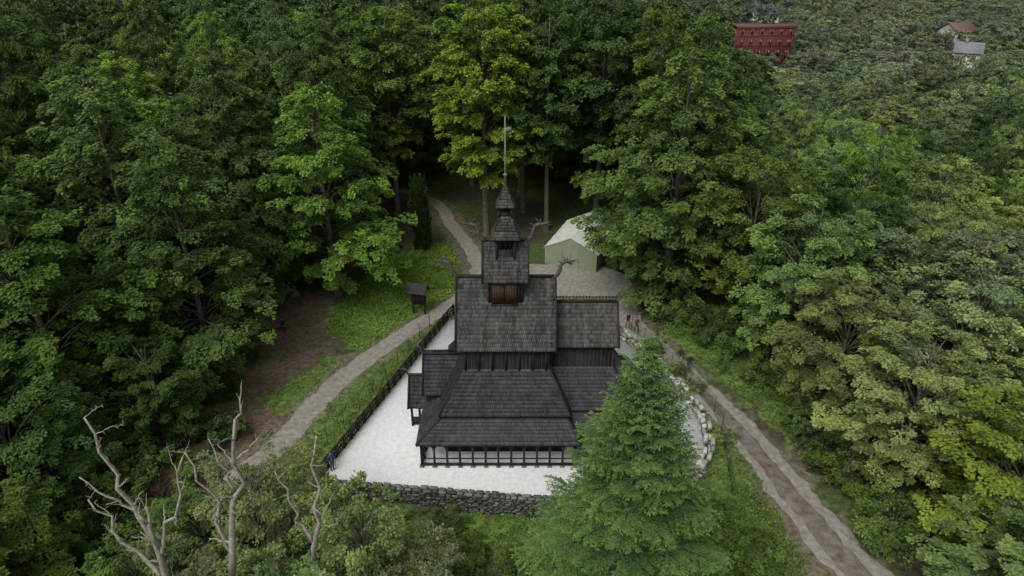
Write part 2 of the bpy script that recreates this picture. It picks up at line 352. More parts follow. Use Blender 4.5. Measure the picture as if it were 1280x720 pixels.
CLR=[(-12,26),(-28,24),(-28,37),(-24,40),(-23.5,46),(-24.5,58),(-19.5,66),(-16,72),(-14,79),(-12,90),(-8,92),(-3,86),(4,78),(13,74),(15,62),(19,56),(22,46),(23,38),(23,30),(24,15),(-12,15)]
far=empty('distant_forest')
cnt=0; pts=[(k[0],k[1],k[2]) for k in keys]; grid={}
def okp(x,y,rr):
    for a in range(int(x//10)-1,int(x//10)+2):
        for b in range(int(y//10)-1,int(y//10)+2):
            for (px,py,pr) in grid.get((a,b),()):
                if math.hypot(px-x,py-y)<(rr+pr)*(.64 if y<90 else .70): return False
    return True
for p in pts: grid.setdefault((int(p[0]//10),int(p[1]//10)),[]).append(p)
for it in range(26000):
    y=22+330*random.random()**1.25; hw=.74*(.883*y+14)+10; x=U(-hw,hw)
    if y<34 and abs(x)<28: continue
    ray=x/(.883*y+14)
    if y>190 and ray<.2: continue
    short=x>18+.16*(y-50) and (x/y>.34)
    if short: R=U(3.4,5.8)
    else: R=U(4.6,6.8)
    if y>150: R*=1.15
    if bool(inpoly(np.array(x),np.array(y),CLR)): continue
    if min(pdist(np.array(x),np.array(y),CLR+[CLR[0]]),99)<R*.55: continue
    if 54<x<86 and 184<y<209: continue
    if (abs(x-78)<7 and 220<y<238) or (abs(x-118)<7 and 178<y<192) or (abs(x-150)<8 and 190<y<206): continue
    if not okp(x,y,R): continue
    grid.setdefault((int(x//10),int(y//10)),[]).append((x,y,R)); cnt+=1
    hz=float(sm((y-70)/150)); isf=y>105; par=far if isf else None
    def hc(c): return tuple(a*(1-.65*hz)+b*.65*hz for a,b in zip(c,(.20,.245,.19)))  # aerial haze blended into the leaf colour, stronger with distance
    g0=float(H(x,y)); hmax=99
    if ray>.28 and 70<y<205: hmax=max(8,33.5-.15*y-g0)
    if short:
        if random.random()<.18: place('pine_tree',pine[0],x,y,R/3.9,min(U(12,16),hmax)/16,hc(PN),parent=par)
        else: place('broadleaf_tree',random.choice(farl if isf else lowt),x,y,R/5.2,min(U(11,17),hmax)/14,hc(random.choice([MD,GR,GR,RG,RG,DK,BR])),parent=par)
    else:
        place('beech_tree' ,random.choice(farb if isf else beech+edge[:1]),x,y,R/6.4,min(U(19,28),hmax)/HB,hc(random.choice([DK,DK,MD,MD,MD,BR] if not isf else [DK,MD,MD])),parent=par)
print('TREES',cnt)
for (x,y,s,c) in [(-24.5,47,1,DK),(-24,51.5,.8,MD),(-21.5,66,1,DK),(-15,73,1.1,DK),(14.5,62,1.1,DK),(16.5,59,1.2,MD),(18.5,56,1.1,DK),(20.5,52,1.1,MD),(21.5,48.5,1,MD),(23,41.5,1.1,DK),(23.5,37,1.2,MD),(24.2,32,1.3,MD),(12.9,71,1,MD),(12.8,75,1,DK),
   (-12,34.6,.7,MD),(-9,33.5,.9,GR),(-4.5,34,.7,MD),(-3,31.5,.8,MD),(-10.5,31,1.1,GR),(-16,32.5,1.3,MD),(-18,35.5,1.2,MD),(-13.5,33.2,1,BR),(-20.5,33,1.1,DK),(-6.2,30,1.0,MD),(11,32,1,MD),(13,33.5,.9,MD),(15.2,30,1,MD),(-22.8,41,1.2,DK),(-24.5,36,1.5,MD),(-17,27.5,1.5,BR),(-14,26.5,1.4,GR),(-8,30.5,1.2,BR),(-1.5,28,1.2,GR),(-3.8,29.3,1.1,BR),(.5,30.5,.9,MD),
   (-26.5,33,1.2,DK),(-28.5,37,1.4,MD),(-25,28,1.1,MD),(-27.5,26,1.3,DK),(15.3,47.5,.5,GR),(14.6,50,.45,MD),(16.2,41,.5,GR),(13.1,53.5,.5,MD)]:
    place('shrub',random.choice(bush),x,y,s,s*U(.8,1.2),c)
# undergrowth
def scatter(name,P,n,hgt,ll,col,seed,tilt=.5):
    r=np.random.default_rng(seed);a=np.array(P);x=r.uniform(a[:,0].min(),a[:,0].max(),n);y=r.uniform(a[:,1].min(),a[:,1].max(),n)
    jx=x+.6*nz(x,y,1.1,3);jy=y+.6*nz(x,y,1.2,9)
    k=inpoly(jx,jy,P)&~inpoly(x,y,YARD)&(pdist(x,y,PL)>1.2+r.normal(0,.12,n))&(pdist(x,y,PR)>1.4+r.normal(0,.12,n))
    k&=(nz(x,y,.9,seed)+r.normal(0,.5,n))>-.55
    x=x[k];y=y[k];n=len(x); hh=hgt*np.clip(.5+.6*nz(x,y,1.5,seed),.15,1.2)
    z=H(x,y)+r.random(n)*hh
    Dv=r.normal(0,1,(n,3));Dv[:,2]=np.abs(Dv[:,2])*tilt*1.5
    mb=MB();LLs=ll*r.uniform(.6,1.3,n)
    addleaves(mb,np.stack([x,y,z],1),Dv,np.array([0,0,1.])+r.normal(0,.45,(n,3)),LLs,LLs*.55,np.clip(.4+.22*nz(x,y,.8,seed+2)+r.normal(0,.14,n),0,1),0)
    o=mb.obj(name,[M_leaf]); o.color=(*col,1)
scatter('undergrowth_plants',G1,26000,.4,.24,(.170,.285,.055),1)
scatter('grass_verge',G2,22000,.4,.2,(.130,.22,.05),2,1)
scatter('grass_patch',G3,3500,.15,.14,(.135,.20,.055),3,1)
scatter('grass_verge',G4,14000,.35,.19,(.155,.225,.06),4,1)
scatter('grass_verge',G5,16000,.4,.22,(.13,.21,.055),5,1)
scatter('grass_slope',G6,42000,.5,.22,(.14,.22,.06),6,1)
scatter('leaf_litter',B2,5000,.06,.18,(.17,.085,.055),8,.1)
scatter('forest_floor_plants',B2,11000,.4,.2,(.09,.15,.045),9,1)
scatter('forest_floor_plants',B3,14000,.5,.24,(.08,.14,.04),12,1)
scatter('forest_floor_plants',B1,4500,.25,.18,(.10,.16,.045),10,1)
def fern(x,y,s):
    mb=MB();r=np.random.default_rng(int(abs(x*10)));P=[];D=[];S=[]
    for i in range(11):
        a=i*.571+r.uniform(-.15,.15);d=np.array([math.cos(a),math.sin(a),0]);la=np.array([-d[1],d[0],0])
        for u in np.linspace(.1,1,13):
            b=d*u*s+np.array([0,0,s*(.9*u-.65*u*u)])
            for sg in(-1,1): P.append(b);D.append(la*sg+d*.5);S.append(.28*s*(1.05-u))
    S=np.array(S);addleaves(mb,np.array(P),np.array(D),np.tile([0,0,1.],(len(P),1)),S,S*.4,np.full(len(P),.6),0)
    o=mb.obj('fern_plant',[M_leaf],loc=(x,y,float(H(x,y)))); o.color=(.14,.25,.055,1)
for a in [(-2.6,34.3,1.3),(-.8,33.9,1.2),(.4,34.5,1.0),(-5.2,34.4,1.0),(2.6,33.8,1.1),(-7.5,34.9,.9),(-1.7,33.2,1.1),(-10.5,34.6,.9)]: fern(*a)
# dead trees
def dead(x,y,limbs,seed):
    random.seed(seed); mb=MB(); g0=float(H(x,y))
    def grow(a,b,r0,lv):
        a=Vector(a);b=Vector(b);n=8;L_=(b-a).length;pts=[]
        for i in range(n+1):
            t=i/n;j=.05*L_*math.sin(math.pi*t); pts.append(a.lerp(b,t)+Vector((U(-j,j),U(-j,j),U(-j,j))))
        mb.tube(pts,[r0*(1-.7*i/n) for i in range(n+1)],7,0)
        if lv>0:
            for i in range(2,n+1):
                if random.random()<.72:
                    d=(b-a).normalized(); o=Vector((U(-1,1),U(-1,1),U(-.3,.8))).normalized(); e=(d*.5+o).normalized()*L_*U(.08,.22)
                    grow(pts[i],pts[i]+e,max(.014,r0*(1-.7*i/n)*.5),lv-1)
    for a,b,r0,lv in limbs:
        grow((a[0]-x,a[1]-y,a[2]-g0),(b[0]-x,b[1]-y,b[2]-g0),r0,lv)
    mb.obj('dead_tree',[M_palebark],smooth=True,loc=(x,y,g0))
dead(-17.4,24,[((-17.4,24,-4),(-17.6,24,5.5),.26,0),((-17.6,24,5.3),(-17.3,24,10.5),.2,1),((-17.3,24,8),(-18.9,24.3,15.6),.15,2),((-17.4,24,7),(-15.0,24.2,13.4),.12,2),((-17.6,24,5.5),(-20.3,24.5,10.5),.13,2),((-17.4,24,9.5),(-19.9,24,12.4),.09,2)],3)
dead(-14.2,24,[((-14.2,24,-4),(-14.1,24,6),.26,0),((-14.1,24,5.8),(-12.2,24.2,15.6),.19,2),((-12.4,24.2,14.5),(-11.6,24.2,17.4),.08,1),((-13.7,24,7),(-14.9,24.3,13.6),.12,2),((-12.9,24,11.5),(-13.6,24.2,14.5),.08,1),((-12.4,24,13.5),(-11.3,24.2,14.6),.06,1)],6)
dead(-10.2,25,[((-10.2,25,-4),(-10.2,25,6),.22,0),((-10.2,25,5.8),(-9.1,25.2,13.8),.14,2),((-10.1,25,7),(-11.3,25,11.8),.1,2)],9)
random.seed(77)
# ---------------------------------------------------------------- walls and fences
def stonewall(name,P,zt,ht,th,m,lo=.25,hi=.6,ch=.16,gap=0):
    mb=MB();c=resample(P,.3); acc=[0]
    for a,b in zip(c[:-1],c[1:]): acc.append(acc[-1]+(b-a).length)
    def at(s):
        s=min(max(s,0),acc[-1]-1e-3);i=np.searchsorted(acc,s,side='right')-1;t=(s-acc[i])/(acc[i+1]-acc[i]);d=(c[i+1]-c[i]).normalized();return c[i].lerp(c[i+1],t),d
    for i in range(len(c)-1):
        if not gap: mb.beam((c[i].x,c[i].y,zt-ht/2-.06),(c[i+1].x,c[i+1].y,zt-ht/2-.06),th*.7,ht-.1,1)
    z=zt-ht
    while z<zt-.02:
        h=ch*U(.8,1.3); top=z+h>=zt-.03
        for sd in ((-1,1)):
            s=U(0,.2)
            while s<acc[-1]-.1:
                l=U(lo,hi)*(1.3 if top else 1)
                if gap and z>zt-ht+.01 and random.random()<gap: s+=l;continue
                p,d=at(s+l/2); nn=Vector((-d.y,d.x,0)); w=th*.5*U(.9,1.1); o=nn*sd*(th*.25+U(-.03,.03)*(1+6*gap))
                q=p+o; vs=[];hs=h*(U(.8,1.25) if top else 1)
                for dz in (0,hs*.93):
                    sh=1 if dz==0 else (.85 if not gap else .68)
                    for (a,b) in ((-1,-1),(1,-1),(1,1),(-1,1)):
                        v=q+d*(a*(l/2-.012)*U(.86,1)*sh)+nn*(b*w/2*U(.82,1)*sh); vs.append((v.x,v.y,z+dz+U(-.025,.025)*(1+2*gap)))
                mb.add(vs,[(0,3,2,1),(4,5,6,7),(0,1,5,4),(1,2,6,5),(2,3,7,6),(3,0,4,7)],0,random.random()); s+=l
        z+=h
    mb.obj(name,[m,M_mortar])
stonewall('stone_retaining_wall',[(-13.8,36.6),(-6,35.85),(1.4,35.05),(8,34.95),(12.2,36.4)],.22,2.0,.55,M_stone)
stonewall('low_boulder_wall',[(12.6,36.7),(14.5,39.4),(15.1,43.5),(14.2,47.3),(12.8,51.6),(10.5,55.8)],.5,.75,.8,M_stoneL,.3,.95,.3,gap=.38)
def along(P,st):
    c=resample(P,.1);acc=0;out=[c[0]]
    for a,b in zip(c[:-1],c[1:]):
        acc+=(b-a).length
        if acc>=st: out.append(b);acc=0
    return out
mb=MB();ps=along([(-13.55,37.2),(-9.9,48.2),(-6.2,59.3),(-5.4,59.6),(-1,60.0)],1.0)
for i,p in enumerate(ps):
    mb.box(p.x-.07,p.x+.07,p.y-.07,p.y+.07,0,1.22,0,random.random())
    if i:
        a=ps[i-1]
        for z,w in ((.2,.09),(.62,.07),(1.08,.16)): mb.beam((a.x,a.y,z),(p.x,p.y,z),w,w*.8 if z<1 else .08,0,random.random())
        mb.beam((a.x,a.y,.22),(p.x,p.y,1.05),.05,.05);mb.beam((a.x,a.y,1.05),(p.x,p.y,.24),.055,.05)
        for t in (.25,.5,.75): q=a.lerp(p,t);mb.beam((q.x,q.y,.15),(q.x,q.y,1.1),.06,.04)
mb.obj('wooden_lattice_fence',[M_wood])
def wirefence(P,ht):
    mb=MB();ps=along(P,2.2)
    for i,p in enumerate(ps):
        z=float(H(p.x,p.y)); mb.tube([(p.x,p.y,z-.2),(p.x,p.y,z+ht)],[.035,.035],6)
        if i:
            a=ps[i-1];za=float(H(a.x,a.y))
            for k in range(6):
                h=.1+(ht-.15)*k/5; mb.beam((a.x,a.y,za+h),(p.x,p.y,z+h),.014,.014)
            for k in range(1,11):
                q=a.lerp(p,k/11);zq=za+(z-za)*k/11; mb.beam((q.x,q.y,zq+.1),(q.x,q.y,zq+ht-.05),.009,.009)
    mb.obj('wire_mesh_fence',[M_metal])
wirefence([(-14.7,38.5),(-11.2,48.2),(-7.3,59.8)],1.7)
wirefence([(15.2,35.6),(15.9,40),(16.3,44),(15.2,48),(13.2,53),(11.5,57)],1.6)
# ---------------------------------------------------------------- stave church
OX,OY=-.45,44.0
ch=empty('stave_church',(OX,OY,0))
def shroof(mb,A,B,C_,D_,mi,w=.14,rh=.3,slab=True):
    A,B,C_,D_=[Vector(q) for q in (A,B,C_,D_)]
    nn=(B-A if (B-A).length>.01 else C_-D_).cross(D_-A); nn.normalize()
    if nn.z<0: nn=-nn
    if slab:
        a,b,c,d=[q-nn*.03 for q in (A,B,C_,D_)];e=[q-nn*.12 for q in (A,B,C_,D_)]
        mb.add([tuple(q) for q in (a,b,c,d,*e)],[(0,1,2,3),(7,6,5,4),(0,4,5,1),(1,5,6,2),(2,6,7,3),(3,7,4,0)],2,.3)
    SL=((A+B)/2-(C_+D_)/2).length; n=max(2,round(SL/rh)); rh=SL/n
    colv={}
    for i in range(n-1,-1,-1):
        v0=max(0,(i-.45)/n);v1=(i+1)/n
        l0=A.lerp(D_,v0);r0=B.lerp(C_,v0);l1=A.lerp(D_,v1);r1=B.lerp(C_,v1)
        W=(r1-l1).length;k=max(1,round(W/w)); row=U(-.06,.06)
        for j in range(-(i%2),k):
            a=(j+.5*(i%2))/k;b=a+.90/k; a=max(a,0);b=min(b,1)
            if b-a<.2/k: continue
            cv=colv.setdefault(int(((a+b)/2)*k*.5),U(-.18,.18))
            lt=.012;lb=.05+U(0,.02)
            v=[l0.lerp(r0,a)+nn*lt,l0.lerp(r0,b)+nn*lt,l1.lerp(r1,b)+nn*lb,l1.lerp(r1,a)+nn*lb]
            sl=(l1-l0).normalized()*rh*.25
            v[2]=v[2]-sl;v[3]=v[3]-sl;tip=l1.lerp(r1,(a+b)/2)+nn*lb
            dn=nn*.035
            vs=[v[0],v[1],v[2],tip,v[3],v[2]-dn,tip-dn,v[3]-dn]
            mb.add([tuple(q) for q in vs],[(0,1,2,3,4),(2,5,6,3),(3,6,7,4)],mi,min(1,max(0,.5+row+cv+U(-.3,.3))))
def gable_x(mb,x0,x1,zr,yr,ze,mi,w=.14,rh=.3,flare=0):
    for s in (-1,1):
        shroof(mb,(x0,0,zr),(x1,0,zr),(x1,s*yr,ze),(x0,s*yr,ze),mi,w,rh)
        for x in (x0,x1): mb.beam((x,s*(-.02),zr+.1),(x,s*(yr+.08),ze+.02),.12,.24,2,.4)
    mb.beam((x0-.05,0,zr+.08),(x1+.05,0,zr+.08),.2,.16,2,.4)
def skirt(mb,t,b,zt,zb,mi,w=.14,rh=.28,sides='NSEW'):
    tx0,tx1,ty=t;bx0,bx1,by=b
    if 'S' in sides: shroof(mb,(tx0,-ty,zt),(tx1,-ty,zt),(bx1,-by,zb),(bx0,-by,zb),mi,w,rh)
    if 'N' in sides: shroof(mb,(tx0,ty,zt),(tx1,ty,zt),(bx1,by,zb),(bx0,by,zb),mi,w,rh)
    if 'W' in sides: shroof(mb,(tx0,-ty,zt),(tx0,ty,zt),(bx0,by,zb),(bx0,-by,zb),mi,w,rh)
    if 'E' in sides: shroof(mb,(tx1,-ty,zt),(tx1,ty,zt),(bx1,by,zb),(bx1,-by,zb),mi,w,rh)
    for sx,tx,bx in ((-1,tx0,bx0),(1,tx1,bx1)):
        if (sx<0 and 'W' in sides) or (sx>0 and 'E' in sides):
            for sy in (-1,1): mb.beam((tx,sy*ty,zt+.05),(bx,sy*by,zb+.05),.13,.12,2,.5)
def planks(mb,x0,x1,y0,y1,z0,z1,st=.28):
    mb.box(x0,x1,y0,y1,z0,z1,2,.3)
    for x in np.arange(x0+st/2,x1,st):
        for y in (y0-.03,y1): mb.box(x-.05,x+.05,y,y+.03,z0,z1,2,random.random())
    for y in np.arange(y0+st/2,y1,st):
        for x in (x0-.03,x1): mb.box(x,x+.03,y-.05,y+.05,z0,z1,2,random.random())
def crest(mb,x0,x1,z,h=.32,st=.24):
    mb.beam((x0,0,z+h),(x1,0,z+h),.07,.06,2,.5)
    for i,x in enumerate(np.arange(x0,x1+.01,st)):
        mb.beam((x,0,z),(x,0,z+h),.05,.05,2,.5); mb.tube([(x,0,z+h),(x,0,z+h+.14)],[.045,.01],5,2,.5)
        if x+st<=x1: mb.beam((x,0,z+.03),(x+st,0,z+h),.03,.04,2,.5)
mats=[M_shU,M_shL,M_wood,M_brown,M_stone,M_pole]
m=MB(); gable_x(m,-3.55,3.58,12.5,3.05,8.1,0)
m.obj('nave_roof',mats,ch)
m=MB(); planks(m,-3.15,3.15,-2.6,2.6,0,8.7)
for x,s in ((-3.2,-1),(3.2,1)):
    m.add([(x-.06,-2.75,8.6),(x-.06,2.75,8.6),(x-.06,0,12.35),(x+.06,-2.75,8.6),(x+.06,2.75,8.6),(x+.06,0,12.35)],[(0,2,1),(3,4,5),(0,1,4,3),(1,2,5,4),(2,0,3,5)],2,.3)
for x in np.arange(-2.9,3,.97):
    for y in(-2.66,2.66): m.tube([(x,y,6.2),(x,y,8.3)],[.09,.09],8,2,.6)
m.obj('nave_walls',mats,ch)
m=MB(); skirt(m,(-3.15,3.15,2.62),(-4.8,4.7,4.65),6.35,3.6,1); m.obj('aisle_roof',mats,ch)
m=MB(); planks(m,-4.4,4.3,-4.2,4.2,0,3.9); m.obj('aisle_walls',mats,ch)
m=MB(); skirt(m,(-4.5,4.4,4.3),(-6.35,5.3,6.1),3.42,2.2,1); m.obj('gallery_roof',mats,ch)
def arcade(mb,P,closed=False):
    n=len(P)
    for i in range(n-1):
        a=Vector((*P[i],0));b=Vector((*P[i+1],0));L_=(b-a).length;k=max(2,round(L_/.95));d=(b-a).normalized()
        for z,w,h in ((.28,.14,.14),(2.12,.18,.2),(.80,.07,.07)): mb.beam((a.x,a.y,z),(b.x,b.y,z),w,h,2,.4)
        for j in range(k+1):
            p=a.lerp(b,j/k); mb.tube([(p.x,p.y,.1),(p.x,p.y,2.15)],[.085,.075],8,2,.6)
            if j<k:
                c=a.lerp(b,(j+.5)/k);r=L_/k/2-.04
                arc=[c+d*(-r*math.cos(t))+Vector((0,0,1.62+.42*math.sin(t))) for t in np.linspace(0,math.pi,8)]
                mb.tube(arc,[.06]*8,5,2,.5)
                mb.box(p.x-.16,p.x+.16,p.y-.16,p.y+.16,-.1,.18,4,.4)
m=MB(); arcade(m,[(-6.05,5.8),(-6.05,1.5)]);arcade(m,[(-6.05,-1.5),(-6.05,-5.8),(5.0,-5.8),(5.0,-4.8),(9.4,-4.8),(9.9,-2.5),(9.9,2.5),(9.4,4.8),(5.0,4.8),(5.0,5.8),(-6.05,5.8)])
m.obj('gallery_arcade',mats,ch)
m=MB(); gable_x(m,3.1,8.15,10.45,2.05,7.8,0); crest(m,3.7,8.15,10.55); m.obj('chancel_roof',mats,ch)
m=MB(); planks(m,3.2,7.85,-1.65,1.65,0,8.0)
m.add([(7.9,-1.8,7.9),(7.9,1.8,7.9),(7.9,0,10.3)],[(0,1,2)],2,.3)
skirt(m,(3.15,7.9,1.7),(3.6,9.1,3.7),5.95,3.4,1,sides='NSE'); planks(m,4.35,8.7,-3.3,3.3,0,3.6)
skirt(m,(4.4,8.8,3.4),(4.8,10.1,5.1),3.25,2.2,1,sides='NSE'); m.obj('chancel',mats,ch)
m=MB()
for k in range(12):
    a0=-math.pi/2+math.pi*k/12;a1=a0+math.pi/12;r=1.4;R2=1.75
    m.add([(8+r*math.cos(a),r*math.sin(a),z) for z in (3,5.2) for a in (a0,a1)],[(0,1,3,2)],2,U(0,1))
    m.add([(8+R2*math.cos(a0),R2*math.sin(a0),5.0),(8+R2*math.cos(a1),R2*math.sin(a1),5.0),(8,0,6.2)],[(0,1,2)],1,U(.2,.8))
m.obj('apse',mats,ch)
m=MB(); gable_x(m,-6.3,-3.2,5.95,1.75,3.3,1); crest(m,-6.3,-4.0,6.03,.22)
m.box(-6.05,-4.4,-1.4,1.4,0,3.6,2,.4); m.add([(-6.05,-1.5,3.5),(-6.05,1.5,3.5),(-6.05,0,5.8)],[(0,1,2)],2,.4)
gable_x(m,-7.5,-6.0,3.95,1.55,1.95,1)
for y in (-1.2,1.2):
    for x in (-7.3,-6.7): m.tube([(x,y,0),(x,y,2.3)],[.1,.09],8,2,.5)
    m.box(-7.35,-6.1,y-.05,y+.05,.2,.9,2,.5)
m.add([(-7.35,-1.3,2.1),(-7.35,1.3,2.1),(-7.35,0,3.8)],[(0,1,2)],2,.4)
m.obj('west_porch',mats,ch)
# turret
m=MB(); gable_x(m,-1.62,1.6,15.35,1.42,12.7,0,.13,.26)
m.box(-1.25,1.25,-1.08,1.08,10.4,13.3,2,.3)
for x in np.arange(-1.15,1.2,.23): m.box(x-.04,x+.04,-1.12,-1.08,10.5,13.1,2,U(0,1))
for x in (-1.3,1.3): m.add([(x,-1.25,12.8),(x,1.25,12.8),(x,0,15.2)],[(0,1,2)],2,.3)
m.box(-.95,-.08,-1.2,-1.12,10.95,12.5,3,.6); m.box(-.02,.8,-1.2,-1.12,10.95,12.5,3,.35)
m.box(-1.05,.9,-1.24,-1.1,12.5,12.62,2,.5);m.box(-1.05,.9,-1.26,-1.1,10.8,10.93,2,.5)
for x in np.arange(-.97,.9,.17): m.box(x-.025,x+.025,-1.23,-1.1,10.9,12.5,2,.5)
def belfry(z0,z1,hw,zr,re,zt,rt,opn=True):
    for sx in(-1,1):
        for sy in(-1,1): m.box(sx*hw-.07,sx*hw+.07,sy*hw-.07,sy*hw+.07,z0,z1,2,.5)
    hh=z0+(z1-z0)*.55
    m.box(-hw+.03,hw-.03,-hw+.03,hw-.03,z0,hh,2,.4); m.box(-hw*.75,hw*.75,-hw*.75,hw*.75,hh,z1,2,.0)
    for x in np.linspace(-hw,hw,5)[1:-1]:
        for s in(-1,1): m.box(x-.035,x+.035,s*hw-.035,s*hw+.035,hh,z1,2,.6); m.box(s*hw-.035,s*hw+.035,x-.035,x+.035,hh,z1,2,.6)
    zm=zr+(zt-zr)*.35; rm=re*.62+rt*.2
    for (ra,za,rb,zb) in ((rm,zm,re,zr),(rt,zt,rm,zm)):
        for s in(-1,1):
            shroof(m,(-ra,s*ra,za),(ra,s*ra,za),(rb,s*rb,zb),(-rb,s*rb,zb),0,.11,.2)
            shroof(m,(s*ra,-ra,za),(s*ra,ra,za),(s*rb,rb,zb),(s*rb,-rb,zb),0,.11,.2)
belfry(13.6,15.95,.62,15.75,1.0,17.3,.42)
belfry(17.15,18.0,.42,17.95,.62,19.45,.05)
m.tube([(0,0,19.3),(0,0,21.5),(0,0,24.0)],[.08,.06,.04],7,5)
m.tube([(0,0,20.0),(0,0,20.12),(0,0,20.24)],[.05,.16,.05],10,5)
m.add([(0,-.02,22.9),(.45,-.02,23.0),(.4,-.02,23.3),(0,-.02,23.25),(0,.02,22.9),(.45,.02,23.0),(.4,.02,23.3),(0,.02,23.25)],[(0,1,2,3),(7,6,5,4),(0,4,5,1),(1,5,6,2),(2,6,7,3)],5,.5)
m.obj('ridge_turret',mats,ch)
def dragon(mb,x,z,s,k):
    f=lambda a,b:(x+s*a*k,0,z+b*k)
    neck=[f(-.25,-.1),f(.1,.15),f(.3,.5),f(.35,.9),f(.5,1.2),f(.8,1.32),f(1.1,1.22)]
    mb.tube(neck,[r*k for r in(.13,.17,.15,.13,.14,.15,.10)],7,0)
    mb.tube([f(.95,1.3),f(1.3,1.36),f(1.62,1.5)],[.12*k,.07*k,.02*k],6,0)
    mb.tube([f(.95,1.18),f(1.2,1.08),f(1.42,1.1)],[.09*k,.06*k,.015*k],6,0)
    mb.tube([f(1.1,1.22),f(1.5,1.27),f(1.8,1.2)],[.03*k,.02*k,.01*k],4,0)
    for a,b,c,d in((.7,1.4,.45,1.78),(.85,1.42,.8,1.75),(.38,1.15,.05,1.4),(.3,.85,-.02,1.0),(.25,.5,-.05,.6)):
        mb.tube([f(a,b),f((a+c)/2+.05,(b+d)/2),f(c,d)],[.06*k,.04*k,.012*k],5,0)
m=MB()
dragon(m,-1.6,15.35,-1,.95);dragon(m,1.6,15.35,1,.95);dragon(m,-3.55,12.5,-1,.95);dragon(m,3.55,12.5,1,.95)
dragon(m,8.15,10.55,1,.5);dragon(m,-6.3,6.0,-1,.5);dragon(m,-7.5,4.0,-1,.45)
m.obj('dragon_head_finials',[M_grey],ch)
# ---------------------------------------------------------------- tent
t=empty('frame_tent',(8.2,74.6,.05),math.radians(-22)); t.scale=(.86,.86,.86)
m=MB(); w,ln,he,hr=3.6,5.0,2.5,4.3
def panel(v): m.add(v,[tuple(range(len(v)))],0,.5)
panel([(-w,-ln,0),(w,-ln,0),(w,-ln,he),(0,-ln,hr),(-w,-ln,he)]); panel([(-w,ln,0),(w,ln,0),(w,ln,he),(0,ln,hr),(-w,ln,he)])
for s in (-1,1):
    for i in range(5):
        y0=-ln+2*ln*i/5;y1=y0+2*ln/5;ym=(y0+y1)/2
        m.add([(s*w,y0,0),(s*w,ym,0),(s*w,y1,0),(s*w,y0,he),(s*(w-.1),ym,he-.02),(s*w,y1,he)],[(0,1,4,3),(1,2,5,4)],0,.5)
        m.add([(s*(w+.15),y0-.05,he-.1),(s*(w+.12),ym,he-.15),(s*(w+.15),y1+.0,he-.1),(0,y0-.05,hr+.05),(0,ym,hr-.05),(0,y1,hr+.05)],[(0,1,4,3),(1,2,5,4)],1,.5)
m.beam((0,-ln-.03,0),(0,-ln-.03,hr-.1),.06,.03,0); 
for s in(-1,1): m.beam((s*1.1,-ln-.02,0),(s*1.1,-ln-.02,3.6),.05,.03,0); m.beam((s*w,-ln-.03,he),(0,-ln-.03,hr),.09,.06,1)
m.obj('canvas',[M_tent,M_tentw],t)
m=MB()
for s in(-1,1):
    for i in range(6):
        y=-ln+2*ln*i/5; m.beam((s*w,y,he),(s*(w+1.3),y,0),.015,.015)
    for y in(-ln,ln): m.tube([(s*w,y,0),(s*w,y,he)],[.04,.04],6)
m.obj('poles_and_guy_ropes',[M_metal],t)
t=empty('roofed_notice_board',(-9.3,60.3,0),math.radians(-12)); m=MB()
for x in(-.6,.6): m.beam((x,0,0),(x,0,2.7),.14,.14,2,.5)
m.box(-.75,.75,-.05,.05,1.1,2.5,2,.3); m.box(-.6,.6,-.075,-.052,1.25,2.35,2,.9)
m.obj('posts_and_panel',mats,t); m=MB()
for s in(-1,1): shroof(m,(-1,0,3.4),(1,0,3.4),(1,s*.8,2.6),(-1,s*.8,2.6),1,.15,.2)
m.obj('small_roof',mats,t)
t=empty('log_bench',(-22.6,57.2,0),.5);m=MB();m.tube([(-1,0,.42),(1,0,.42)],[.17,.15],9,0)
for x in(-.7,.7):m.tube([(x,-.05,0),(x,-.05,.36)],[.15,.15],8,0)
m.obj('logs',[M_bark],t)
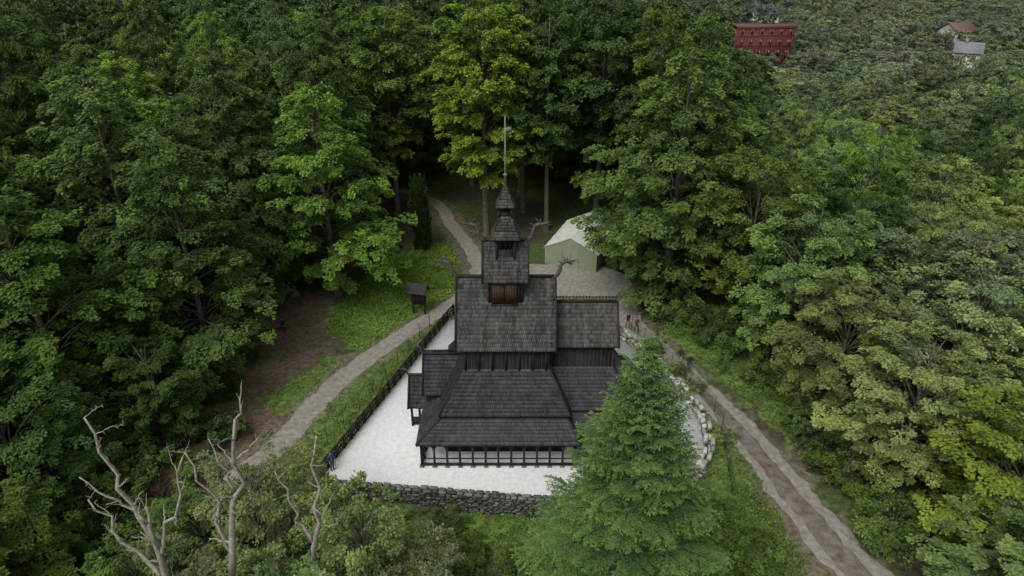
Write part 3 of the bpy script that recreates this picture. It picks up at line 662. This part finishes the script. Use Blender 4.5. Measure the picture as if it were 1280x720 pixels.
# ---------------------------------------------------------------- people
M_skin=mat('skin',(.45,.28,.2),.6,6,.08,0);M_hair=mat('hair',(.06,.035,.02),.7,20,.3,.2)
def cmat(n,c): return mat(n,c,.85,8,.15,.1)
def person(x,y,z,rz,top,bot,hair,pose='stand'):
    e=empty('person',(x,y,z),rz)
    sit=pose=='sit'; hz=.47 if sit else .93
    V={};E=[];R=[]
    def j(n,p,r,par=None):
        V[n]=len(R);R.append((p,r)); 
        if par: E.append((V[par],V[n]))
    j('pel',(0,0,hz),.14); j('w',(0,.02,hz+.18),.125,'pel'); j('ch',(0,.0,hz+.40),.15,'w'); j('nk0',(0,0,hz+.53),.07,'ch'); j('nk',(0,-.01,hz+.60),.052,'nk0')
    for s in(-1,1):
        n=str(s); j('sh'+n,(s*.17,0,hz+.49),.062,'ch')
        if sit: j('el'+n,(s*.24,-.12,hz+.25),.042,'sh'+n); j('wr'+n,(s*.14,-.36,hz+.16),.028,'el'+n)
        elif pose=='walk': j('el'+n,(s*.23,.1*s,hz+.22),.042,'sh'+n); j('wr'+n,(s*.23,.1*s-.14,hz+.0),.028,'el'+n)
        else: j('el'+n,(s*.24,.03,hz+.22),.042,'sh'+n); j('wr'+n,(s*.22,-.08,hz-.02),.028,'el'+n)
        j('hip'+n,(s*.09,0,hz-.06),.095,'pel')
        if sit: j('kn'+n,(s*.12,-.42,hz+.02),.065,'hip'+n); j('an'+n,(s*.12,-.45,.08),.042,'kn'+n); j('to'+n,(s*.13,-.62,.04),.035,'an'+n)
        elif pose=='walk': j('kn'+n,(s*.1,-.14*s-.06,.49),.065,'hip'+n); j('an'+n,(s*.1,-.26*s+.04,.09),.042,'kn'+n); j('to'+n,(s*.1,-.26*s-.12,.04),.035,'an'+n)
        else: j('kn'+n,(s*.1,-.02,.49),.065,'hip'+n); j('an'+n,(s*.1,.02,.09),.042,'kn'+n); j('to'+n,(s*.12,-.15,.04),.035,'an'+n)
    me=bpy.data.meshes.new('b');me.from_pydata([p for p,_ in R],E,[]);o=bpy.data.objects.new('body',me);sc.collection.objects.link(o)
    md=o.modifiers.new('s','SKIN'); md.use_smooth_shade=True
    for i,(p,r) in enumerate(R): me.skin_vertices[0].data[i].radius=(r,r*.8 if i<4 else r)
    me.skin_vertices[0].data[0].use_root=True
    sb=o.modifiers.new('d','SUBSURF');sb.levels=1
    dg=bpy.context.evaluated_depsgraph_get(); nm=bpy.data.meshes.new_from_object(o.evaluated_get(dg)); o.modifiers.clear(); o.data=nm; o.parent=e
    nm.materials.clear()
    for q in(top,bot,M_skin,M_wood): nm.materials.append(q)
    for p in nm.polygons:
        c=p.center
        if c.z<.12: mi=3
        elif c.z>hz+.57: mi=2
        elif (sit and (c.z<hz+.06)) or (not sit and c.z<hz+.02 and abs(c.x)<.185): mi=1
        else: mi=0
        p.material_index=mi
    mb=MB()
    for s in(-1,1):
        wr=Vector(R[V['wr'+str(s)]][0]);el=Vector(R[V['el'+str(s)]][0]);d=(wr-el).normalized(); la=Vector((0,1,0)) if not sit else Vector((1,0,0)); la=(la-d*la.dot(d)).normalized()
        mb.tube([wr-d*.01,wr+d*.03,wr+d*.085],[.026,.036,.034],8,0)
        cu=d.cross(la)*s
        for k,L_ in enumerate((.068,.08,.075,.058)):
            b=wr+d*.08+la*(-.03+.02*k); mb.tube([b,b+d*L_*.5+cu*.006,b+d*L_*.9+cu*.022],[.0095,.0085,.006],6,0)
        b=wr+d*.03+la*(-.03); mb.tube([b,b+d*.035-la*.025,b+d*.065-la*.028],[.012,.010,.007],6,0)
    mb.obj('hands',[M_skin],e,smooth=True)
    hc=Vector((0,-.015,hz+.71)); mb=MB();nr,ns=12,16
    def hd(sc_,lo):
        vs=[]
        for i in range(nr+1):
            th=math.pi*i/nr
            for k in range(ns):
                ph=2*math.pi*k/ns;X=math.sin(th)*math.cos(ph);Y=math.sin(th)*math.sin(ph);Z=math.cos(th)
                jw=1-.22*max(0,-Z); vs.append((hc.x+.076*X*sc_*jw,hc.y+(.095*Y*jw-(.012 if Z<0 and Y<0 else 0))*sc_,hc.z+.115*Z*sc_))
        f=[(i*ns+k,(i+1)*ns+k,(i+1)*ns+(k+1)%ns,i*ns+(k+1)%ns) for i in range(nr) for k in range(ns)]
        return vs,f
    v,f=hd(1,0); mb.add(v,f,0)
    mb.tube([hc+Vector((0,-.088,.02)),hc+Vector((0,-.108,-.02)),hc+Vector((0,-.095,-.032))],[.008,.015,.01],6,0)
    for s in(-1,1):
        mb.tube([hc+Vector((s*.074,.0,.015)),hc+Vector((s*.084,.012,.0)),hc+Vector((s*.075,.005,-.03))],[.01,.014,.008],6,0)
        mb.tube([hc+Vector((s*.028,-.086,.012)),hc+Vector((s*.028,-.093,.012))],[.011,.006],8,1)
    mb.beam(hc+Vector((-.022,-.098,-.056)),hc+Vector((.022,-.098,-.056)),.008,.008,2)
    v,f=hd(1.1,0); ff=[]
    for q in f:
        c=sum((Vector(v[i]) for i in q),Vector())/4-hc
        if c.z>.045 or (c.y>.0 and c.z>-.07): ff.append(q)
    mb.add(v,ff,1); mb.obj('head',[M_skin,hair,M_brown],e,smooth=True)
HB2=cmat('blond_hair',(.22,.15,.07))
blue=cmat('blue_cloth',(.05,.10,.24));red=cmat('red_cloth',(.28,.035,.035));blk=cmat('black_cloth',(.02,.02,.025));den=cmat('denim',(.06,.09,.15));bei=cmat('beige_cloth',(.35,.28,.18));plum=cmat('plum_cloth',(.14,.04,.06))
person(11.2,57.4,.08,.4,blk,den,M_hair,'walk');person(11.9,56.6,.08,.2,plum,blk,M_hair,'walk')
person(14.9,51.2,.06,2.6,blk,bei,M_hair,'walk');person(15.5,50.2,.06,2.9,blk,den,HB2,'walk')
person(-12.9,37.8,.06,.9,blue,den,M_hair,'stand')
person(-22.9,56.9,.0,.5,red,den,HB2,'sit');person(-22.1,57.3,.0,.5,blk,blk,M_hair,'sit')
person(-14.2,74.5,.0,-.5,blk,den,M_hair,'walk')
# ---------------------------------------------------------------- distant buildings
def house(name,x,y,w,d,h,rh,rz,wc,rc,zb=None,slats=False):
    z=float(H(x,y)) if zb is None else zb; e=empty(name,(x,y,z),rz)
    wm=mat('wall_paint',wc,.8,2,.08,.1);rm=mat('roof_tiles',rc,.7,2,.2,.2);gl=mat('window_glass',(.03,.04,.05),.15,2,.2,0,spec=.6);fr=mat('white_trim',(.6,.6,.58) if not slats else (.17,.05,.045),.6,3,.05,0)
    m=MB();m.box(-w/2,w/2,-d/2,d/2,-9,h)
    if rh:
        for s in(-1,1): m.add([(s*w/2,-d/2,h),(s*w/2,d/2,h),(s*w/2,0,h+rh)],[(0,1,2)],0)
    if slats:
        for X in np.arange(-w/2,w/2,.9): m.box(X-.1,X+.1,-d/2-.3,-d/2,0,h,0)
    m.obj('walls',[wm],e); m=MB()
    if rh:
        for s in(-1,1):
            m.add([(-w/2-.4,0,h+rh+.1),(w/2+.4,0,h+rh+.1),(w/2+.4,s*(d/2+.5),h-.2),(-w/2-.4,s*(d/2+.5),h-.2),(-w/2-.4,0,h+rh+.3),(w/2+.4,0,h+rh+.3),(w/2+.4,s*(d/2+.5),h),(-w/2-.4,s*(d/2+.5),h)],[(3,2,1,0),(4,5,6,7),(0,4,7,3),(1,2,6,5),(2,3,7,6)],0)
        m.box(-w*.2,-w*.2+.8,-.4,.4,h+rh-.5,h+rh+1.1,0)
    else: m.box(-w/2-.3,w/2+.3,-d/2-.3,d/2+.3,h,h+.35,0)
    m.obj('roof',[rm],e); m=MB()
    nf=max(1,int(h/2.8));k=max(2,int(w/2.6))
    for fl in range(nf):
        for i in range(k):
            X=-w/2+w*(i+.5)/k;Z=h-nf*2.8+fl*2.8+1.0
            m.box(X-.6,X+.6,-d/2-.17,-d/2-.002,Z-.05,Z+1.35,1);m.box(X-.5,X-.03,-d/2-.19,-d/2-.172,Z+.05,Z+1.25,0);m.box(X+.03,X+.5,-d/2-.19,-d/2-.172,Z+.05,Z+1.25,0)
    if slats:
        for Z in (h-.15,h-2.0,h-4.6): m.box(-w/2,w/2,-d/2-.36,-d/2-.31,Z-.1,Z+.1,1)
    m.obj('windows',[gl,fr],e)
house('red_timber_building',69.5,203,16,6,9.2,0,.04,(.13,.04,.038),(.13,.06,.055),zb=0,slats=True)
house('white_house',78,231,8,7,9.5,2.5,.2,(.6,.6,.6),(.08,.08,.09),zb=0)
house('white_house',118,187,6,5.5,6.0,2.0,-.5,(.42,.44,.45),(.17,.17,.18),zb=-1)
house('white_house',150,200,8,6.5,5.6,2.3,-.2,(.6,.6,.59),(.05,.05,.06),zb=-1)
house('grey_house',143,235,8,7,4.8,2.2,.3,(.35,.35,.35),(.13,.08,.065),zb=-1)
# ---------------------------------------------------------------- light + camera
W=bpy.data.worlds.new('World');sc.world=W;W.use_nodes=True;N=W.node_tree.nodes;L=W.node_tree.links
sky=N.new('ShaderNodeTexSky');sky.sky_type='NISHITA';sky.sun_disc=False;sky.sun_elevation=math.radians(55);sky.sun_rotation=math.radians(215);sky.air_density=1.0;sky.dust_density=4.0
hs=N.new('ShaderNodeHueSaturation');hs.inputs['Saturation'].default_value=.3
L.new(sky.outputs[0],hs.inputs['Color']);L.new(hs.outputs[0],N['Background'].inputs['Color']);N['Background'].inputs['Strength'].default_value=.15
s=bpy.data.lights.new('sun','SUN');s.energy=1.5;s.angle=math.radians(35);s.color=(1,.98,.94);so=bpy.data.objects.new('sun',s);sc.collection.objects.link(so)
az=math.radians(215);el=math.radians(55)
dv=Vector((math.sin(az)*math.cos(el),math.cos(az)*math.cos(el),math.sin(el)))
so.rotation_euler=dv.to_track_quat('Z','Y').to_euler()
cam=bpy.data.cameras.new('camera');cam.sensor_width=36;cam.lens=865/1280*36;cam.clip_end=6000
co=bpy.data.objects.new('camera',cam);sc.collection.objects.link(co);co.location=(0,0,35);co.rotation_euler=(math.radians(62),0,0);sc.camera=co
